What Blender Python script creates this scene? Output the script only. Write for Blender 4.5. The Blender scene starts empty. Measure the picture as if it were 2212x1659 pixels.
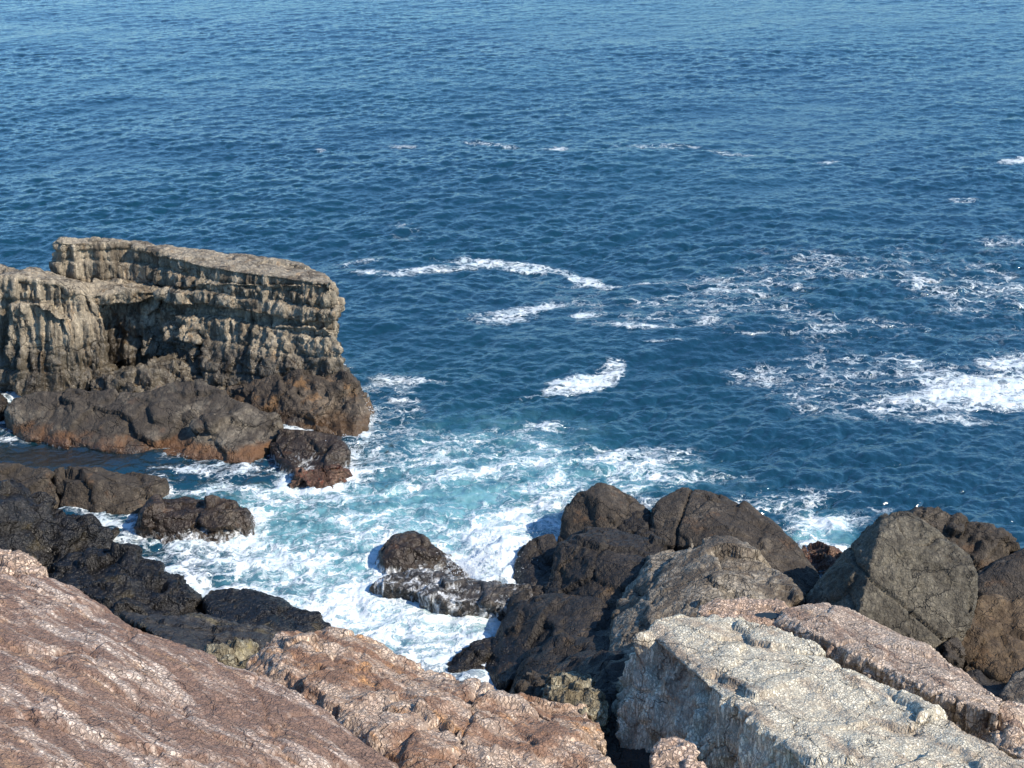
import bpy, bmesh, math
import numpy as np
from mathutils import Vector, Matrix

C = bpy.context.scene.collection
SC = bpy.context.scene
# ------------------------------------------------------------------ camera, sky, sun, exposure
CAM_H, PITCH, VFOV = 16.0, 24.0, 30.0
PW, PH = 2212.0, 1659.0                       # the picture grid the rocks were measured on
F = (PH / 2) / math.tan(math.radians(VFOV / 2))
cd = bpy.data.cameras.new('camera')
cam = bpy.data.objects.new('camera', cd)
C.objects.link(cam)
cam.location = (0, 0, CAM_H)
cam.rotation_euler = (math.radians(90 - PITCH), 0, 0)
cd.sensor_width = 36
cd.lens = 36 * F / PW
cd.clip_end = 20000
SC.camera = cam
SUN_EL, SUN_AZ = 42.0, 116.0                  # azimuth clockwise from +Y (north)
w = bpy.data.worlds.new('World')
SC.world = w
w.use_nodes = True
wn = w.node_tree
sky = wn.nodes.new('ShaderNodeTexSky')
sky.sky_type = 'NISHITA'
sky.sun_disc = False
sky.sun_elevation = math.radians(SUN_EL)
sky.sun_rotation = math.radians(SUN_AZ)
sky.air_density = 1.0
sky.dust_density = 0.3
sky.ozone_density = 1.6
tint = wn.nodes.new('ShaderNodeMix'); tint.data_type = 'RGBA'; tint.blend_type = 'MULTIPLY'; tint.inputs[0].default_value = 1
tint.inputs[7].default_value = (.72, 1.12, 1.46, 1)            # deep clear autumn blue
wn.links.new(sky.outputs[0], tint.inputs[6])
wn.links.new(tint.outputs[2], wn.nodes['Background'].inputs[0])
wn.nodes['Background'].inputs[1].default_value = 0.115
sd = bpy.data.lights.new('sun', 'SUN')
sd.energy = 4.6
sd.angle = math.radians(0.5)
sd.color = (1.0, 0.90, 0.76)
sun = bpy.data.objects.new('sun', sd)
C.objects.link(sun)
a, e = math.radians(SUN_AZ), math.radians(SUN_EL)
tosun = Vector((math.sin(a) * math.cos(e), math.cos(a) * math.cos(e), math.sin(e)))
sun.rotation_euler = tosun.to_track_quat('Z', 'Y').to_euler()
SC.view_settings.view_transform = 'Standard'
SC.view_settings.look = 'None'
SC.view_settings.exposure = 0.5
SC.view_settings.gamma = 1.0

# ------------------------------------------------------------------ numpy noise
rng = np.random.RandomState(7)
def _hash(ix, iy, iz, seed):
    h = (ix.astype(np.int64) * 374761393 + iy.astype(np.int64) * 668265263 + iz.astype(np.int64) * 2147483647 + seed * 1274126177) & 0xffffffff
    h = ((h ^ (h >> 13)) * 1274126177) & 0xffffffff
    h = (h ^ (h >> 16)) * 2246822519 & 0xffffffff
    return (h ^ (h >> 15)) & 0xffffffff
G = rng.normal(size=(256, 3)); G /= np.linalg.norm(G, axis=1)[:, None]; G = G.astype(np.float32)
def _perlin(p, seed):
    i = np.floor(p).astype(np.int64); f = (p - i).astype(np.float32)
    u = f * f * f * (f * (f * 6 - 15) + 10)
    r = 0
    for dx in (0, 1):
        wx = u[:, 0] if dx else 1 - u[:, 0]
        for dy in (0, 1):
            wy = u[:, 1] if dy else 1 - u[:, 1]
            for dz in (0, 1):
                wz = u[:, 2] if dz else 1 - u[:, 2]
                g = G[_hash(i[:, 0] + dx, i[:, 1] + dy, i[:, 2] + dz, seed) & 255]
                r = r + wx * wy * wz * (g[:, 0] * (f[:, 0] - dx) + g[:, 1] * (f[:, 1] - dy) + g[:, 2] * (f[:, 2] - dz))
    return r * 1.5
def perlin(p, seed=0):
    p = np.asarray(p)
    out = np.empty(len(p), np.float32)
    for s in range(0, len(p), 100000): out[s:s + 100000] = _perlin(p[s:s + 100000], seed)
    return out
def fbm(p, octv=4, gain=.5, seed=0, ridged=False):
    r = 0; amp = 1; f = 1.0
    for o in range(octv):
        n = perlin(p * f + o * 17.3, seed + o)
        if ridged: n = 0.5 - 2 * np.abs(n)
        r = r + amp * n
        amp *= gain; f *= 2.03
    return r
def _vor(p, seed):
    i = np.floor(p).astype(np.int64); f = (p - i).astype(np.float32)
    n = len(p); tl = np.zeros(n, np.float32)
    f1 = np.full(n, 9, np.float32); f2 = np.full(n, 9, np.float32); idr = np.zeros(n, np.float32)
    for dx in (-1, 0, 1):
        for dy in (-1, 0, 1):
            for dz in (-1, 0, 1):
                h = _hash(i[:, 0] + dx, i[:, 1] + dy, i[:, 2] + dz, seed)
                ox = (h & 1023) / 1023. ; oy = ((h >> 10) & 1023) / 1023.; oz = ((h >> 20) & 1023) / 1023.
                qx = dx + ox - f[:, 0]; qy = dy + oy - f[:, 1]; qz = dz + oz - f[:, 2]
                d = np.sqrt(qx ** 2 + qy ** 2 + qz ** 2).astype(np.float32)
                m = d < f1
                g = G[(h >> 5) & 255]
                tl = np.where(m, qx * g[:, 0] + qy * g[:, 1] + qz * g[:, 2], tl)
                f2 = np.where(m, f1, np.minimum(f2, d))
                idr = np.where(m, ((h >> 7) & 255) / 255., idr)
                f1 = np.where(m, d, f1)
    return f1, f2, idr, tl
def vor(p, seed=0):
    p = np.asarray(p); r = [np.empty(len(p), np.float32) for _ in range(4)]
    for s in range(0, len(p), 60000):
        for q, v in zip(r, _vor(p[s:s + 60000], seed)): q[s:s + 60000] = v
    return r

# ------------------------------------------------------------------ placing: a measured point at distance Y, or on height z
pr = math.radians(PITCH)
def ray(px, py):
    u = (px - PW / 2) / F; v = (PH / 2 - py) / F
    return Vector((u, math.cos(pr) + v * math.sin(pr), -math.sin(pr) + v * math.cos(pr)))
def P(px, py, Y):
    d = ray(px, py); t = Y / d.y
    return Vector((d.x * t, Y, CAM_H + d.z * t))
def W(px, py, z=0.0):
    d = ray(px, py); t = (z - CAM_H) / d.z
    return Vector((d.x * t, d.y * t, z))
def pts(lst):
    """(px, py, Y) -> world; (px, py) -> on the water surface; (px, py, 'z', z) -> on height z"""
    r = []
    for q in lst:
        if len(q) == 2: r.append(W(*q))
        elif len(q) == 4: r.append(W(q[0], q[1], q[3]))
        else: r.append(P(*q))
    return r
def solid(lst, T=1.0, base=-0.7, lean=0.3):
    """control points of a convex rock: visible points, the hidden back that falls away behind them and the base below"""
    o = []
    for p in pts(lst):
        o.append(p)
        d = Vector((p.x, p.y, 0)).normalized()
        slope = (CAM_H - p.z) / math.hypot(p.x, p.y)
        q = p + d * T + Vector((0, 0, -T * (slope + .25)))
        q.z = max(q.z, base)
        o.append(q)
        o.append(Vector((p.x, p.y + lean * T * .3, base)))
        o.append(Vector((q.x, q.y, base)))
    return o

# ------------------------------------------------------------------ node helpers
class M:
    def __init__(s, name):
        s.m = bpy.data.materials.new(name); s.m.use_nodes = True; s.t = s.m.node_tree; s.t.nodes.clear()
        s.out = s.n('ShaderNodeOutputMaterial')
    def n(s, ty, ins=None, **kw):
        x = s.t.nodes.new(ty)
        for k, v in kw.items(): setattr(x, k, v)
        for k, v in (ins or {}).items():
            if isinstance(v, (bpy.types.NodeSocket,)): s.t.links.new(v, x.inputs[k])
            else: x.inputs[k].default_value = v
        return x
    def link(s, a, b): s.t.links.new(a, b)
    def math(s, op, a, b=None, c=None, clamp=False):
        ins = {0: a}
        if b is not None: ins[1] = b
        if c is not None: ins[2] = c
        return s.n('ShaderNodeMath', ins, operation=op, use_clamp=clamp).outputs[0]
    def vmath(s, op, a, b=None, scale=None):
        ins = {0: a}
        if b is not None: ins[1] = b
        if scale is not None: ins['Scale'] = scale
        return s.n('ShaderNodeVectorMath', ins, operation=op).outputs[0]
    def noise(s, co, scale, detail=4, rough=.55, dist=0, col=False):
        x = s.n('ShaderNodeTexNoise', {'Vector': co, 'Scale': scale, 'Detail': detail, 'Roughness': rough, 'Distortion': dist})
        return x.outputs[1] if col else x.outputs[0]
    def vor(s, co, scale, feature='F1', out=0):
        return s.n('ShaderNodeTexVoronoi', {'Vector': co, 'Scale': scale}, feature=feature).outputs[out]
    def ramp(s, v, lo, hi, a=0.0, b=1.0):
        return s.n('ShaderNodeMapRange', {0: v, 1: lo, 2: hi, 3: a, 4: b}, interpolation_type='SMOOTHSTEP').outputs[0]
    def mix(s, f, a, b, mode='MIX'):
        x = s.n('ShaderNodeMix', data_type='RGBA', blend_type=mode)
        for i, v in ((0, f), (6, a), (7, b)):
            if isinstance(v, bpy.types.NodeSocket): s.link(v, x.inputs[i])
            elif i == 0: x.inputs[0].default_value = v
            else: x.inputs[i].default_value = (*v, 1)
        return x.outputs[2]
    def scaled(s, co, sc):
        return s.n('ShaderNodeMapping', {0: co, 3: sc}).outputs[0]

def rock_material(name, A, B, C2, crack, patch=0.6, stretch=(1, 1, 1), bias=.5, cell=14, cellz=.25, cellamt=.7, cellvar=.25,
                  accent=.25, bump=1.0, rough=.8, wet=None, algae=None, foam=None, grain=.35, bigc=.6, wetd=.45):
    """A dark or brown tone, B pale tone, C2 accent tone; cell* = cleavage cells; wet = height up to which the rock stays damp and black;
    algae = (colour, low, high) band above the sea; foam = (low, high, amount) of spilling white water"""
    m = M(name)
    tc = m.n('ShaderNodeTexCoord').outputs['Object']
    pos = m.n('ShaderNodeNewGeometry').outputs['Position']
    z = m.n('ShaderNodeSeparateXYZ', {0: pos}).outputs[2]
    wrp = m.vmath('SCALE', m.vmath('SUBTRACT', m.noise(tc, 5, 3, col=True), (.5, .5, .5)), scale=.05)
    co = m.vmath('ADD', tc, wrp)
    pco = m.scaled(co, stretch)
    pn = m.noise(pco, patch, 5, .68, .4)
    pn2 = m.noise(pco, patch * 4.3, 4, .7)
    pm = m.math('ADD', m.math('MULTIPLY', pn, .68), m.math('MULTIPLY', pn2, .32))
    pf = m.ramp(pm, bias - .07, bias + .07)
    col = m.mix(pf, A, B)
    af = m.math('MULTIPLY', m.ramp(m.noise(pco, patch * 1.7 + .13, 4, .65), .56, .68), accent)
    col = m.mix(af, col, C2)
    # cleavage cells
    co2 = m.vmath('ADD', co, m.vmath('SCALE', m.vmath('SUBTRACT', m.noise(tc, cell * 1.3, 2, col=True), (.5, .5, .5)), scale=1.15 / cell))
    cc = m.scaled(co2, (1, 1, cellz))
    de = m.vor(cc, cell, 'DISTANCE_TO_EDGE')
    wv = m.noise(tc, cell * .22, 3, .6)
    cid = m.vor(cc, cell, 'F1', 1)
    cv = m.n('ShaderNodeSeparateColor', {0: cid}).outputs[0]
    col = m.mix(1.0, col, m.n('ShaderNodeCombineXYZ', {k: m.math('MULTIPLY_ADD', cv, cellvar * 2, 1 - cellvar) for k in (0, 1, 2)}).outputs[0], 'MULTIPLY')
    gap = m.ramp(m.math('SUBTRACT', de, m.math('MULTIPLY', m.math('SUBTRACT', wv, .45), .45)), .02, .17)
    camt = m.math('MULTIPLY', m.math('MULTIPLY_ADD', pf, .6, .4), cellamt)
    gl = m.math('MULTIPLY', m.math('SUBTRACT', 1.0, gap), camt)
    col = m.mix(gl, col, crack)
    # fine grain and long cracks
    gn = m.noise(co, 34, 3, .7)
    gs = m.math('MULTIPLY_ADD', m.math('SUBTRACT', gn, .5), grain * 3, 1.0)
    col = m.mix(1.0, col, m.n('ShaderNodeCombineXYZ', {k: gs for k in (0, 1, 2)}).outputs[0], 'MULTIPLY')
    bc = m.ramp(m.vor(m.vmath('ADD', tc, m.vmath('SCALE', m.noise(tc, 1.6, 4, .6, col=True), scale=.9)), .8, 'DISTANCE_TO_EDGE'), .0, .016)
    col = m.mix(m.math('MULTIPLY', m.math('SUBTRACT', 1.0, bc), bigc), col, crack)
    roughv = rough
    if algae:
        ac, lo, hi = algae
        zn = m.math('ADD', z, m.math('MULTIPLY', m.math('SUBTRACT', m.noise(tc, 1.3, 5, .65), .5), (hi - lo) * 1.6))
        af = m.math('MULTIPLY', m.ramp(zn, hi, hi - .18), m.ramp(m.noise(tc, .9, 4, .6), .38, .55))
        col = m.mix(m.math('MULTIPLY', af, .75), col, ac)
    if wet is not None:
        zn = m.math('ADD', z, m.math('MULTIPLY', m.math('SUBTRACT', m.noise(tc, 1.1, 4, .6), .5), .5))
        wf = m.ramp(zn, wet + .12, wet - .12)
        col = m.mix(m.math('MULTIPLY', wf, wetd), col, m.mix(1.0, col, (.25, .25, .25), 'MULTIPLY'))
        roughv = m.math('MULTIPLY_ADD', wf, .32 - rough, rough)
    h = m.math('MULTIPLY', gap, .022 * cellamt)
    h = m.math('ADD', h, m.math('MULTIPLY', m.noise(co, 7, 5, .62), .045))
    h = m.math('ADD', h, m.math('MULTIPLY', gn, .008))
    h = m.math('ADD', h, m.math('MULTIPLY', bc, .02))
    if foam:
        lo, hi, amt = foam
        fn = m.math('ADD', m.math('MULTIPLY', m.noise(m.scaled(pos, (1, 1, .35)), 7, 6, .7, .8), .7), m.math('MULTIPLY', m.noise(pos, 1.6, 3), .3))
        zt = m.ramp(z, hi, lo, 0.0, amt)
        ff = m.ramp(m.math('ADD', fn, zt), .78, .92)
        col = m.mix(ff, col, (.8, .82, .82))
        h = m.math('ADD', h, m.math('MULTIPLY', ff, .03))
        roughv = m.math('MAXIMUM', roughv if not isinstance(roughv, float) else m.math('ADD', rough, 0.0), ff)
    bp = m.n('ShaderNodeBump', {'Strength': bump, 'Distance': 1.0, 'Height': h})
    b = m.n('ShaderNodeBsdfPrincipled', {'Base Color': col, 'Normal': bp.outputs[0], 'Roughness': roughv})
    b.inputs['Specular IOR Level'].default_value = .4
    m.link(b.outputs[0], m.out.inputs[0])
    return m.m

# ------------------------------------------------------------------ rock builder
def frame(n, along):
    n = Vector(n).normalized(); x = (Vector(along) - n * n.dot(Vector(along))).normalized(); y = n.cross(x)
    return Matrix((x, y, n)).transposed()
SHORE = []
def hull_mesh(groups):
    bm = bmesh.new()
    for g in groups:
        vs = [bm.verts.new(p) for p in g]
        r = bmesh.ops.convex_hull(bm, input=vs, use_existing_faces=False)
        bad = list({x for x in r['geom_interior'] + r['geom_unused'] if isinstance(x, bmesh.types.BMVert)})
        if bad: bmesh.ops.delete(bm, geom=bad, context='VERTS')
    bmesh.ops.recalc_face_normals(bm, faces=bm.faces)
    me = bpy.data.meshes.new('hull'); bm.to_mesh(me); bm.free()
    return me
def rock_mesh(name, groups, mat, voxel=.05, smooth=4, fr=None, seed=1, big=.12, bigs=.7, mid=.05, mids=3.0,
              col=.0, cols=2.5, colz=.14, block=.05, blocks=1.3, groove=.05, ledge=None, fine=.02, topq=.35, ridged=False, cuts=(), flute=None):
    org = Vector(np.mean([np.array(p) for g in groups for p in g], axis=0))
    me = hull_mesh(groups)
    ob = bpy.data.objects.new('tmp', me); C.objects.link(ob)
    r = ob.modifiers.new('r', 'REMESH'); r.mode = 'VOXEL'; r.voxel_size = voxel
    s = ob.modifiers.new('s', 'SMOOTH'); s.iterations = smooth; s.factor = .5
    dg = bpy.context.evaluated_depsgraph_get(); dg.update()
    em = bpy.data.meshes.new_from_object(ob.evaluated_get(dg))
    bpy.data.objects.remove(ob); bpy.data.meshes.remove(me)
    n = len(em.vertices)
    co = np.empty(n * 3, np.float32); em.vertices.foreach_get('co', co); co = co.reshape(-1, 3)
    no = np.empty(n * 3, np.float32); em.vertices.foreach_get('normal', no) if False else em.vertex_normals.foreach_get('vector', no); no = no.reshape(-1, 3)
    R = fr if fr else Matrix.Identity(3)
    Rn = np.array(R)
    lc = (co - np.array(org)) @ Rn                       # local, bedding-aligned
    ln = no @ Rn
    side = np.clip(1.4 - np.abs(ln[:, 2]) * 1.4, 0, 1)
    wp = lc + np.stack([fbm(lc * 1.5 + k * 9.1, 2, .5, seed + 50 + k) for k in range(3)], 1) * .18
    d = big * fbm(lc * bigs, 2, .5, seed)
    d += mid * fbm(wp * mids, 4, .55, seed + 5, ridged=ridged)
    if block or groove:
        f1, f2, cid, tl = vor(wp * np.array([blocks, blocks, blocks * 1.2]), seed + 11)
        d += block * ((cid - .5) * .7 + tl * 1.9)
        h1, h2, hid, tl = vor(wp * blocks * 2.6, seed + 12)
        d += block * .27 * ((hid - .5) * .7 + tl * 1.9)
        d -= groove * np.exp(-(f2 - f1) / .03) * np.clip(.4 + 2.5 * perlin(lc * .9, seed + 13), 0, 1)
    if col:
        f1, f2, cid, _ = vor(wp * np.array([cols, cols, cols * colz]), seed + 21)
        amp = topq + (1 - topq) * side
        d += amp * col * ((cid - .5) * np.clip((f2 - f1) * 12, 0, 1) * 1.1 - f1 * .25 - .3 * np.exp(-(f2 - f1) / .06))
        g1, g2, gid, _ = vor(wp * np.array([cols * 2.7, cols * 2.7, cols * colz * 2.2]), seed + 31)
        d += amp * col * .36 * ((gid - .5) * np.clip((g2 - g1) * 9, 0, 1) * 1.1 - g1 * .35)
    if fine: d += fine * fbm(lc * 11, 3, .6, seed + 40)
    if flute:
        fa, ff = flute
        fp = (lc + (wp - lc) * .12) * np.array([ff, ff, ff * .035])
        jit = fbm(lc * 1.1, 2, .5, seed + 81)
        v1 = perlin(fp, seed + 80); v2 = perlin(fp * 2.3 + 5, seed + 82); v3 = perlin(fp * np.array([4.7, 4.7, 6]) + 3, seed + 83)
        d += side * fa * np.clip(1 + jit * 1.2, .2, 1.8) * ((np.round((v1 + jit * .3) * 5) / 5) * 1.1 + v1 * .4 - np.abs(v2) * .9 + v3 * .35)
    for a_, b_, c_, wd, dp in cuts:                     # a fissure: the plane through three points, wandering a little
        q0, q1, q2 = (np.array(v) - np.array(org) for v in (a_, b_, c_))
        pn = np.cross(q1 - q0, q2 - q0); pn /= np.linalg.norm(pn)
        wl = lc @ Rn.T
        ds = (wl - q0) @ pn + .05 * fbm(wl * 1.3, 3, .6, seed + 70)
        d -= dp * np.exp(-(ds / wd) ** 2)
    out = lc + ln * d[:, None]
    if ledge:
        amp, per = ledge
        ph = (lc[:, 2] + .12 * fbm(lc * .8, 3, .5, seed + 60)) / per
        ph = ph + .33 * np.sin(ph * 1.7)
        fl = ph - np.floor(ph)
        stp = np.floor(ph)
        rn = np.modf(np.abs(np.sin(stp * 12.9898 + seed) * 43758.5453))[0]
        prof = (rn - .5) * 1.2 - .5 * np.exp(-((fl - .5) / .5) ** 2 * 0) * (fl > .0) * (np.exp(-fl / .1) + 0.0)
        nh = ln.copy(); nh[:, 2] = 0
        out += nh * (amp * prof * side)[:, None]
    em.vertices.foreach_set('co', out.astype(np.float32).ravel())
    em.polygons.foreach_set('use_smooth', np.ones(len(em.polygons), bool))
    em.materials.clear(); em.materials.append(mat)
    em.update()
    o = bpy.data.objects.new(name, em); em.name = name
    C.objects.link(o)
    o.matrix_world = Matrix.Translation(org) @ R.to_4x4()
    wco = out @ Rn.T + np.array(org)
    SHORE.append(wco[np.abs(wco[:, 2]) < .12][:, :2])
    return o
def tag(o, label=None, cat=None, group=None, kind=None):
    if label: o['label'] = label
    if cat: o['category'] = cat
    if group: o['group'] = group
    if kind: o['kind'] = kind
    return o
def rock(name, label, groups, mat, cat='rock', group=None, **kw):
    return tag(rock_mesh(name, groups, mat, **kw), label, cat, group)

# ------------------------------------------------------------------ materials of the rocks
MT = {}
MT['pink'] = rock_material('pink_slab', (.215, .13, .09), (.66, .53, .42), (.50, .30, .16), (.10, .06, .044), patch=1.2, stretch=(.35, 1.8, 1), bias=.54, cell=17, cellz=.3, cellamt=.68, cellvar=.2, accent=.5, bump=.9)
MT['tan'] = rock_material('tan_slab', (.25, .14, .085), (.60, .46, .34), (.52, .27, .11), (.085, .052, .036), patch=1.0, stretch=(.5, 1.5, 1), bias=.5, cell=17, cellz=.2, cellamt=.6, cellvar=.2, accent=.8, bump=1.0)
MT['pale'] = rock_material('pale_slab', (.40, .31, .22), (.73, .66, .50), (.50, .32, .20), (.12, .095, .065), patch=.5, stretch=(.5, 1.5, 1), bias=.46, cell=22, cellz=.1, cellamt=.5, cellvar=.18, accent=.6, bump=1.1)
MT['brown'] = rock_material('brown_slab', (.30, .20, .14), (.62, .49, .37), (.58, .38, .22), (.08, .052, .038), patch=.8, stretch=(.5, 1.5, 1), bias=.47, cell=19, cellz=.15, cellamt=.6, cellvar=.2, accent=.7, bump=1.1)
MT['cliff'] = rock_material('cliff_stone', (.10, .078, .053), (.33, .275, .195), (.36, .22, .10), (.04, .033, .026), patch=.8, stretch=(2.2, 2.2, .45), bias=.48, cell=9, cellz=.1, cellamt=.35, accent=.5, bump=1.2, wet=1.25, wetd=.8)
MT['foot'] = rock_material('weedy_stone', (.055, .042, .03), (.15, .115, .08), (.30, .15, .05), (.02, .016, .012), patch=.8, bias=.53, cell=6, cellz=.6, cellamt=.4, accent=.5, bump=1.2, wet=.25, algae=((.12, .065, .025), .0, .35), foam=(-.05, .25, .22))
MT['barn'] = rock_material('orange_banded_stone', (.05, .04, .03), (.16, .135, .10), (.13, .08, .05), (.02, .016, .012), patch=.7, bias=.55, cell=6, cellz=.7, cellamt=.35, accent=.5, bump=1.2, wet=.1, algae=((.15, .068, .026), -.05, .32), foam=(-.05, .16, .24))
MT['dark'] = rock_material('dark_stone', (.024, .019, .014), (.075, .058, .042), (.10, .06, .025), (.010, .008, .006), patch=.8, bias=.56, cell=8, cellz=.8, cellamt=.4, accent=.6, bump=1.3, rough=.62, wet=.4)
MT['black'] = rock_material('black_wet_stone', (.016, .014, .012), (.048, .040, .030), (.09, .065, .02), (.006, .005, .004), patch=.9, bias=.58, cell=7, cellz=.8, cellamt=.4, accent=.5, bump=1.5, rough=.38, wet=.9)
MT['wetb'] = rock_material('wave_washed_stone', (.05, .034, .022), (.12, .09, .06), (.16, .07, .02), (.015, .012, .01), patch=.9, bias=.55, cell=6, cellz=.8, cellamt=.4, accent=.5, bump=1.2, rough=.45, wet=.5, foam=(-.02, .5, .35))
MT['sheet'] = rock_material('water_sheeted_stone', (.06, .05, .04), (.14, .12, .10), (.10, .07, .03), (.02, .018, .015), patch=.9, bias=.55, cell=6, cellz=.8, cellamt=.4, accent=.3, bump=1.1, rough=.4, wet=.5, foam=(.28, .9, .32))
MT['olive'] = rock_material('olive_grey_stone', (.06, .05, .034), (.14, .12, .085), (.085, .065, .038), (.018, .015, .011), patch=1.1, bias=.5, cell=14, cellz=.8, cellamt=.35, accent=.4, bump=1.2, grain=.6)
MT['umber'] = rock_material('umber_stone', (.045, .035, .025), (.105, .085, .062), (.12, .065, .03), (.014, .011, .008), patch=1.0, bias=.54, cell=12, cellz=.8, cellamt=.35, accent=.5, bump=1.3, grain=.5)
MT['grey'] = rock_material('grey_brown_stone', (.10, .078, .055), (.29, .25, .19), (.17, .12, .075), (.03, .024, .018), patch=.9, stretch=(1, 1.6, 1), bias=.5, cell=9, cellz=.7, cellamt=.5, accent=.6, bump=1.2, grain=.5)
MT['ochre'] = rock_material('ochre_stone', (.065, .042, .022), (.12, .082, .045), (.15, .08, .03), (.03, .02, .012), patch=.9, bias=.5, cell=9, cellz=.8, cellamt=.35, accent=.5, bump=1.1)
MT['mustard'] = rock_material('lichen_stone', (.16, .13, .08), (.40, .36, .25), (.30, .25, .11), (.05, .04, .025), patch=1.6, bias=.5, cell=14, cellz=.3, cellamt=.5, accent=.7, bump=1.3)
MT['peach'] = rock_material('peach_stone', (.34, .22, .15), (.60, .44, .32), (.55, .33, .16), (.12, .08, .055), patch=.9, bias=.45, cell=16, cellz=.3, cellamt=.75, accent=.6, bump=1.0)
MT['plank'] = rock_material('flat_black_stone', (.030, .027, .024), (.07, .062, .052), (.30, .24, .10), (.010, .008, .006), patch=1.0, stretch=(.4, 1.5, 1), bias=.55, cell=9, cellz=.6, cellamt=.4, accent=.25, bump=1.1, rough=.5)
MT['weed'] = rock_material('red_weed_stone', (.07, .035, .022), (.24, .15, .10), (.22, .06, .03), (.02, .012, .01), patch=2.0, bias=.5, cell=16, cellz=.8, cellamt=.5, accent=.8, bump=1.4, rough=.55, foam=(-.05, .3, .28))

# ------------------------------------------------------------------ the headland on the left
head = tag(bpy.data.objects.new('rock_headland', None), 'tall layered grey headland with fluted vertical faces standing in the sea at left', 'sea cliff')
C.objects.link(head); head.location = P(380, 860, 36)
def part(o, parent, label=None):
    mw = o.matrix_world.copy(); o.parent = parent
    o.matrix_parent_inverse = Matrix.Translation(parent.location).inverted(); o.matrix_world = mw
    if label: o['label'] = label
    return o
frH = frame((.04, .06, 1), (1, 0, 0))
KH = dict(fr=frH, voxel=.042, smooth=2)
left = [solid([(-420, 608, 35.9), (0, 602, 35.8), (120, 612, 35.9), (195, 640, 36.2), (-420, 570, 37.6), (0, 569, 37.4), (115, 590, 37.0), (190, 602, 36.9), (-420, 850), (0, 848), (110, 850), (215, 850, 35.6), (225, 700, 36.1)], 2.5, -1)]
left.append(solid([(170, 600, 36.9), (355, 617, 37.2), (352, 630, 36.9), (200, 642, 36.3), (270, 640, 36.7)], 1.0, 2.15))
left.append(solid([(20, 660, 35.5), (110, 655, 35.5), (150, 690, 35.5), (150, 850), (60, 862), (10, 852)], 1.2, -1))
part(rock_mesh('left_buttress', left, MT['cliff'], seed=3, big=.12, col=.15, cols=1.3, colz=.07, flute=(.13, 4.4), block=.06, blocks=.7, groove=.05, mid=.02, ledge=(.14, .9), fine=.02, **KH), head, 'golden grey buttress fluted like pillars at the left edge')
core = [solid([(150, 618, 37.9), (400, 628, 37.7), (400, 850, 37.3), (150, 850, 37.3), (-300, 612, 38.5), (660, 630, 37.2), (660, 850, 36.4)], 3, -1)]
core.append(solid([(360, 650, 37.2), (425, 700, 36.3), (350, 760, 36.7), (390, 860, 35.7), (440, 860, 35.2), (340, 860, 36.2)], 1.5, -1))
core.append(solid([(185, 618, 37.15), (270, 626, 37.2), (352, 628, 37.15), (352, 830, 36.75), (270, 830, 36.9), (185, 830, 36.7)], 1.5, -1))
core.append(solid([(195, 800, 'z', .5), (330, 785, 'z', .7), (440, 780, 'z', .7), (260, 830, 'z', .4), (440, 866), (320, 870), (195, 864)], 1.5, -1))
part(rock_mesh('recess_wall', core, MT['cliff'], seed=13, big=.3, col=.10, cols=1.7, colz=.3, flute=(.09, 4.2), block=.22, blocks=1.1, groove=.10, mid=.05, fine=.03, **KH), head)
front = [solid([(345, 628, 36.7), (430, 612, 36.3), (560, 612, 36.0), (715, 612, 35.3), (722, 640, 35.3), (722, 700, 35.2), (480, 660, 36.0), (470, 730, 35.8), (440, 760, 35.9), (722, 730, 35.2)], 2.5, 0),
         solid([(430, 700, 36.2), (560, 700, 35.7), (700, 712, 34.9), (738, 745, 34.7), (742, 800, 34.5), (720, 806, 34.3), (640, 806, 34.6), (560, 790, 35.0), (500, 780, 35.4), (430, 830, 35.6), (430, 870, 35.0), (560, 880, 34.6)], 2.5, -1)]
part(rock_mesh('stepped_face', front, MT['cliff'], seed=23, big=.10, col=.12, cols=2.3, colz=.3, flute=(.10, 4.4), block=.07, blocks=.9, groove=.05, mid=.02, ledge=(.32, .5), fine=.02, **KH), head, 'stepped grey face crossed by ledges of short columns')
cap = [solid([(117, 582, 37.5), (118, 520, 37.6), (130, 512, 37.8), (165, 510, 38.0), (250, 516, 38.2), (130, 525, 37.4), (250, 530, 37.9), (250, 600, 37.8), (185, 598, 37.5), (330, 524, 38.2), (340, 605, 37.9)], 2.4, 1.6),
       solid([(255, 517, 38.2), (360, 528, 38.0), (480, 545, 37.8), (600, 560, 37.4), (650, 568, 37.1), (700, 590, 36.4), (722, 608, 35.6), (722, 628, 35.3), (260, 600, 38.0), (430, 610, 36.4), (430, 574, 36.5), (560, 595, 36.1), (690, 612, 35.4)], 2.4, 1.6)]
part(rock_mesh('cap_ledge', cap, MT['cliff'], seed=33, big=.05, col=.07, cols=2.4, colz=.07, flute=(.11, 4.6), block=.03, blocks=1.0, groove=.03, mid=.015, ledge=(.18, .34), fine=.012, **KH), head, 'pale sunlit top ledge sloping down to the right')
foot = [solid([(480, 850, 35.0), (560, 820, 34.8), (640, 806, 34.5), (742, 800, 34.4), (772, 832, 34.0), (778, 860, 33.8), (795, 905), (770, 942), (690, 938), (600, 915), (520, 900), (745, 815, 34.2)], 2.0, -1)]
part(rock_mesh('foot_ledge', foot, MT['foot'], seed=43, big=.14, block=.12, blocks=1.1, groove=.08, mid=.05, mids=2.5, fine=.03, fr=frH, voxel=.05, smooth=3), head, 'low brown weedy ledge at the foot of the headland')

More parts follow.
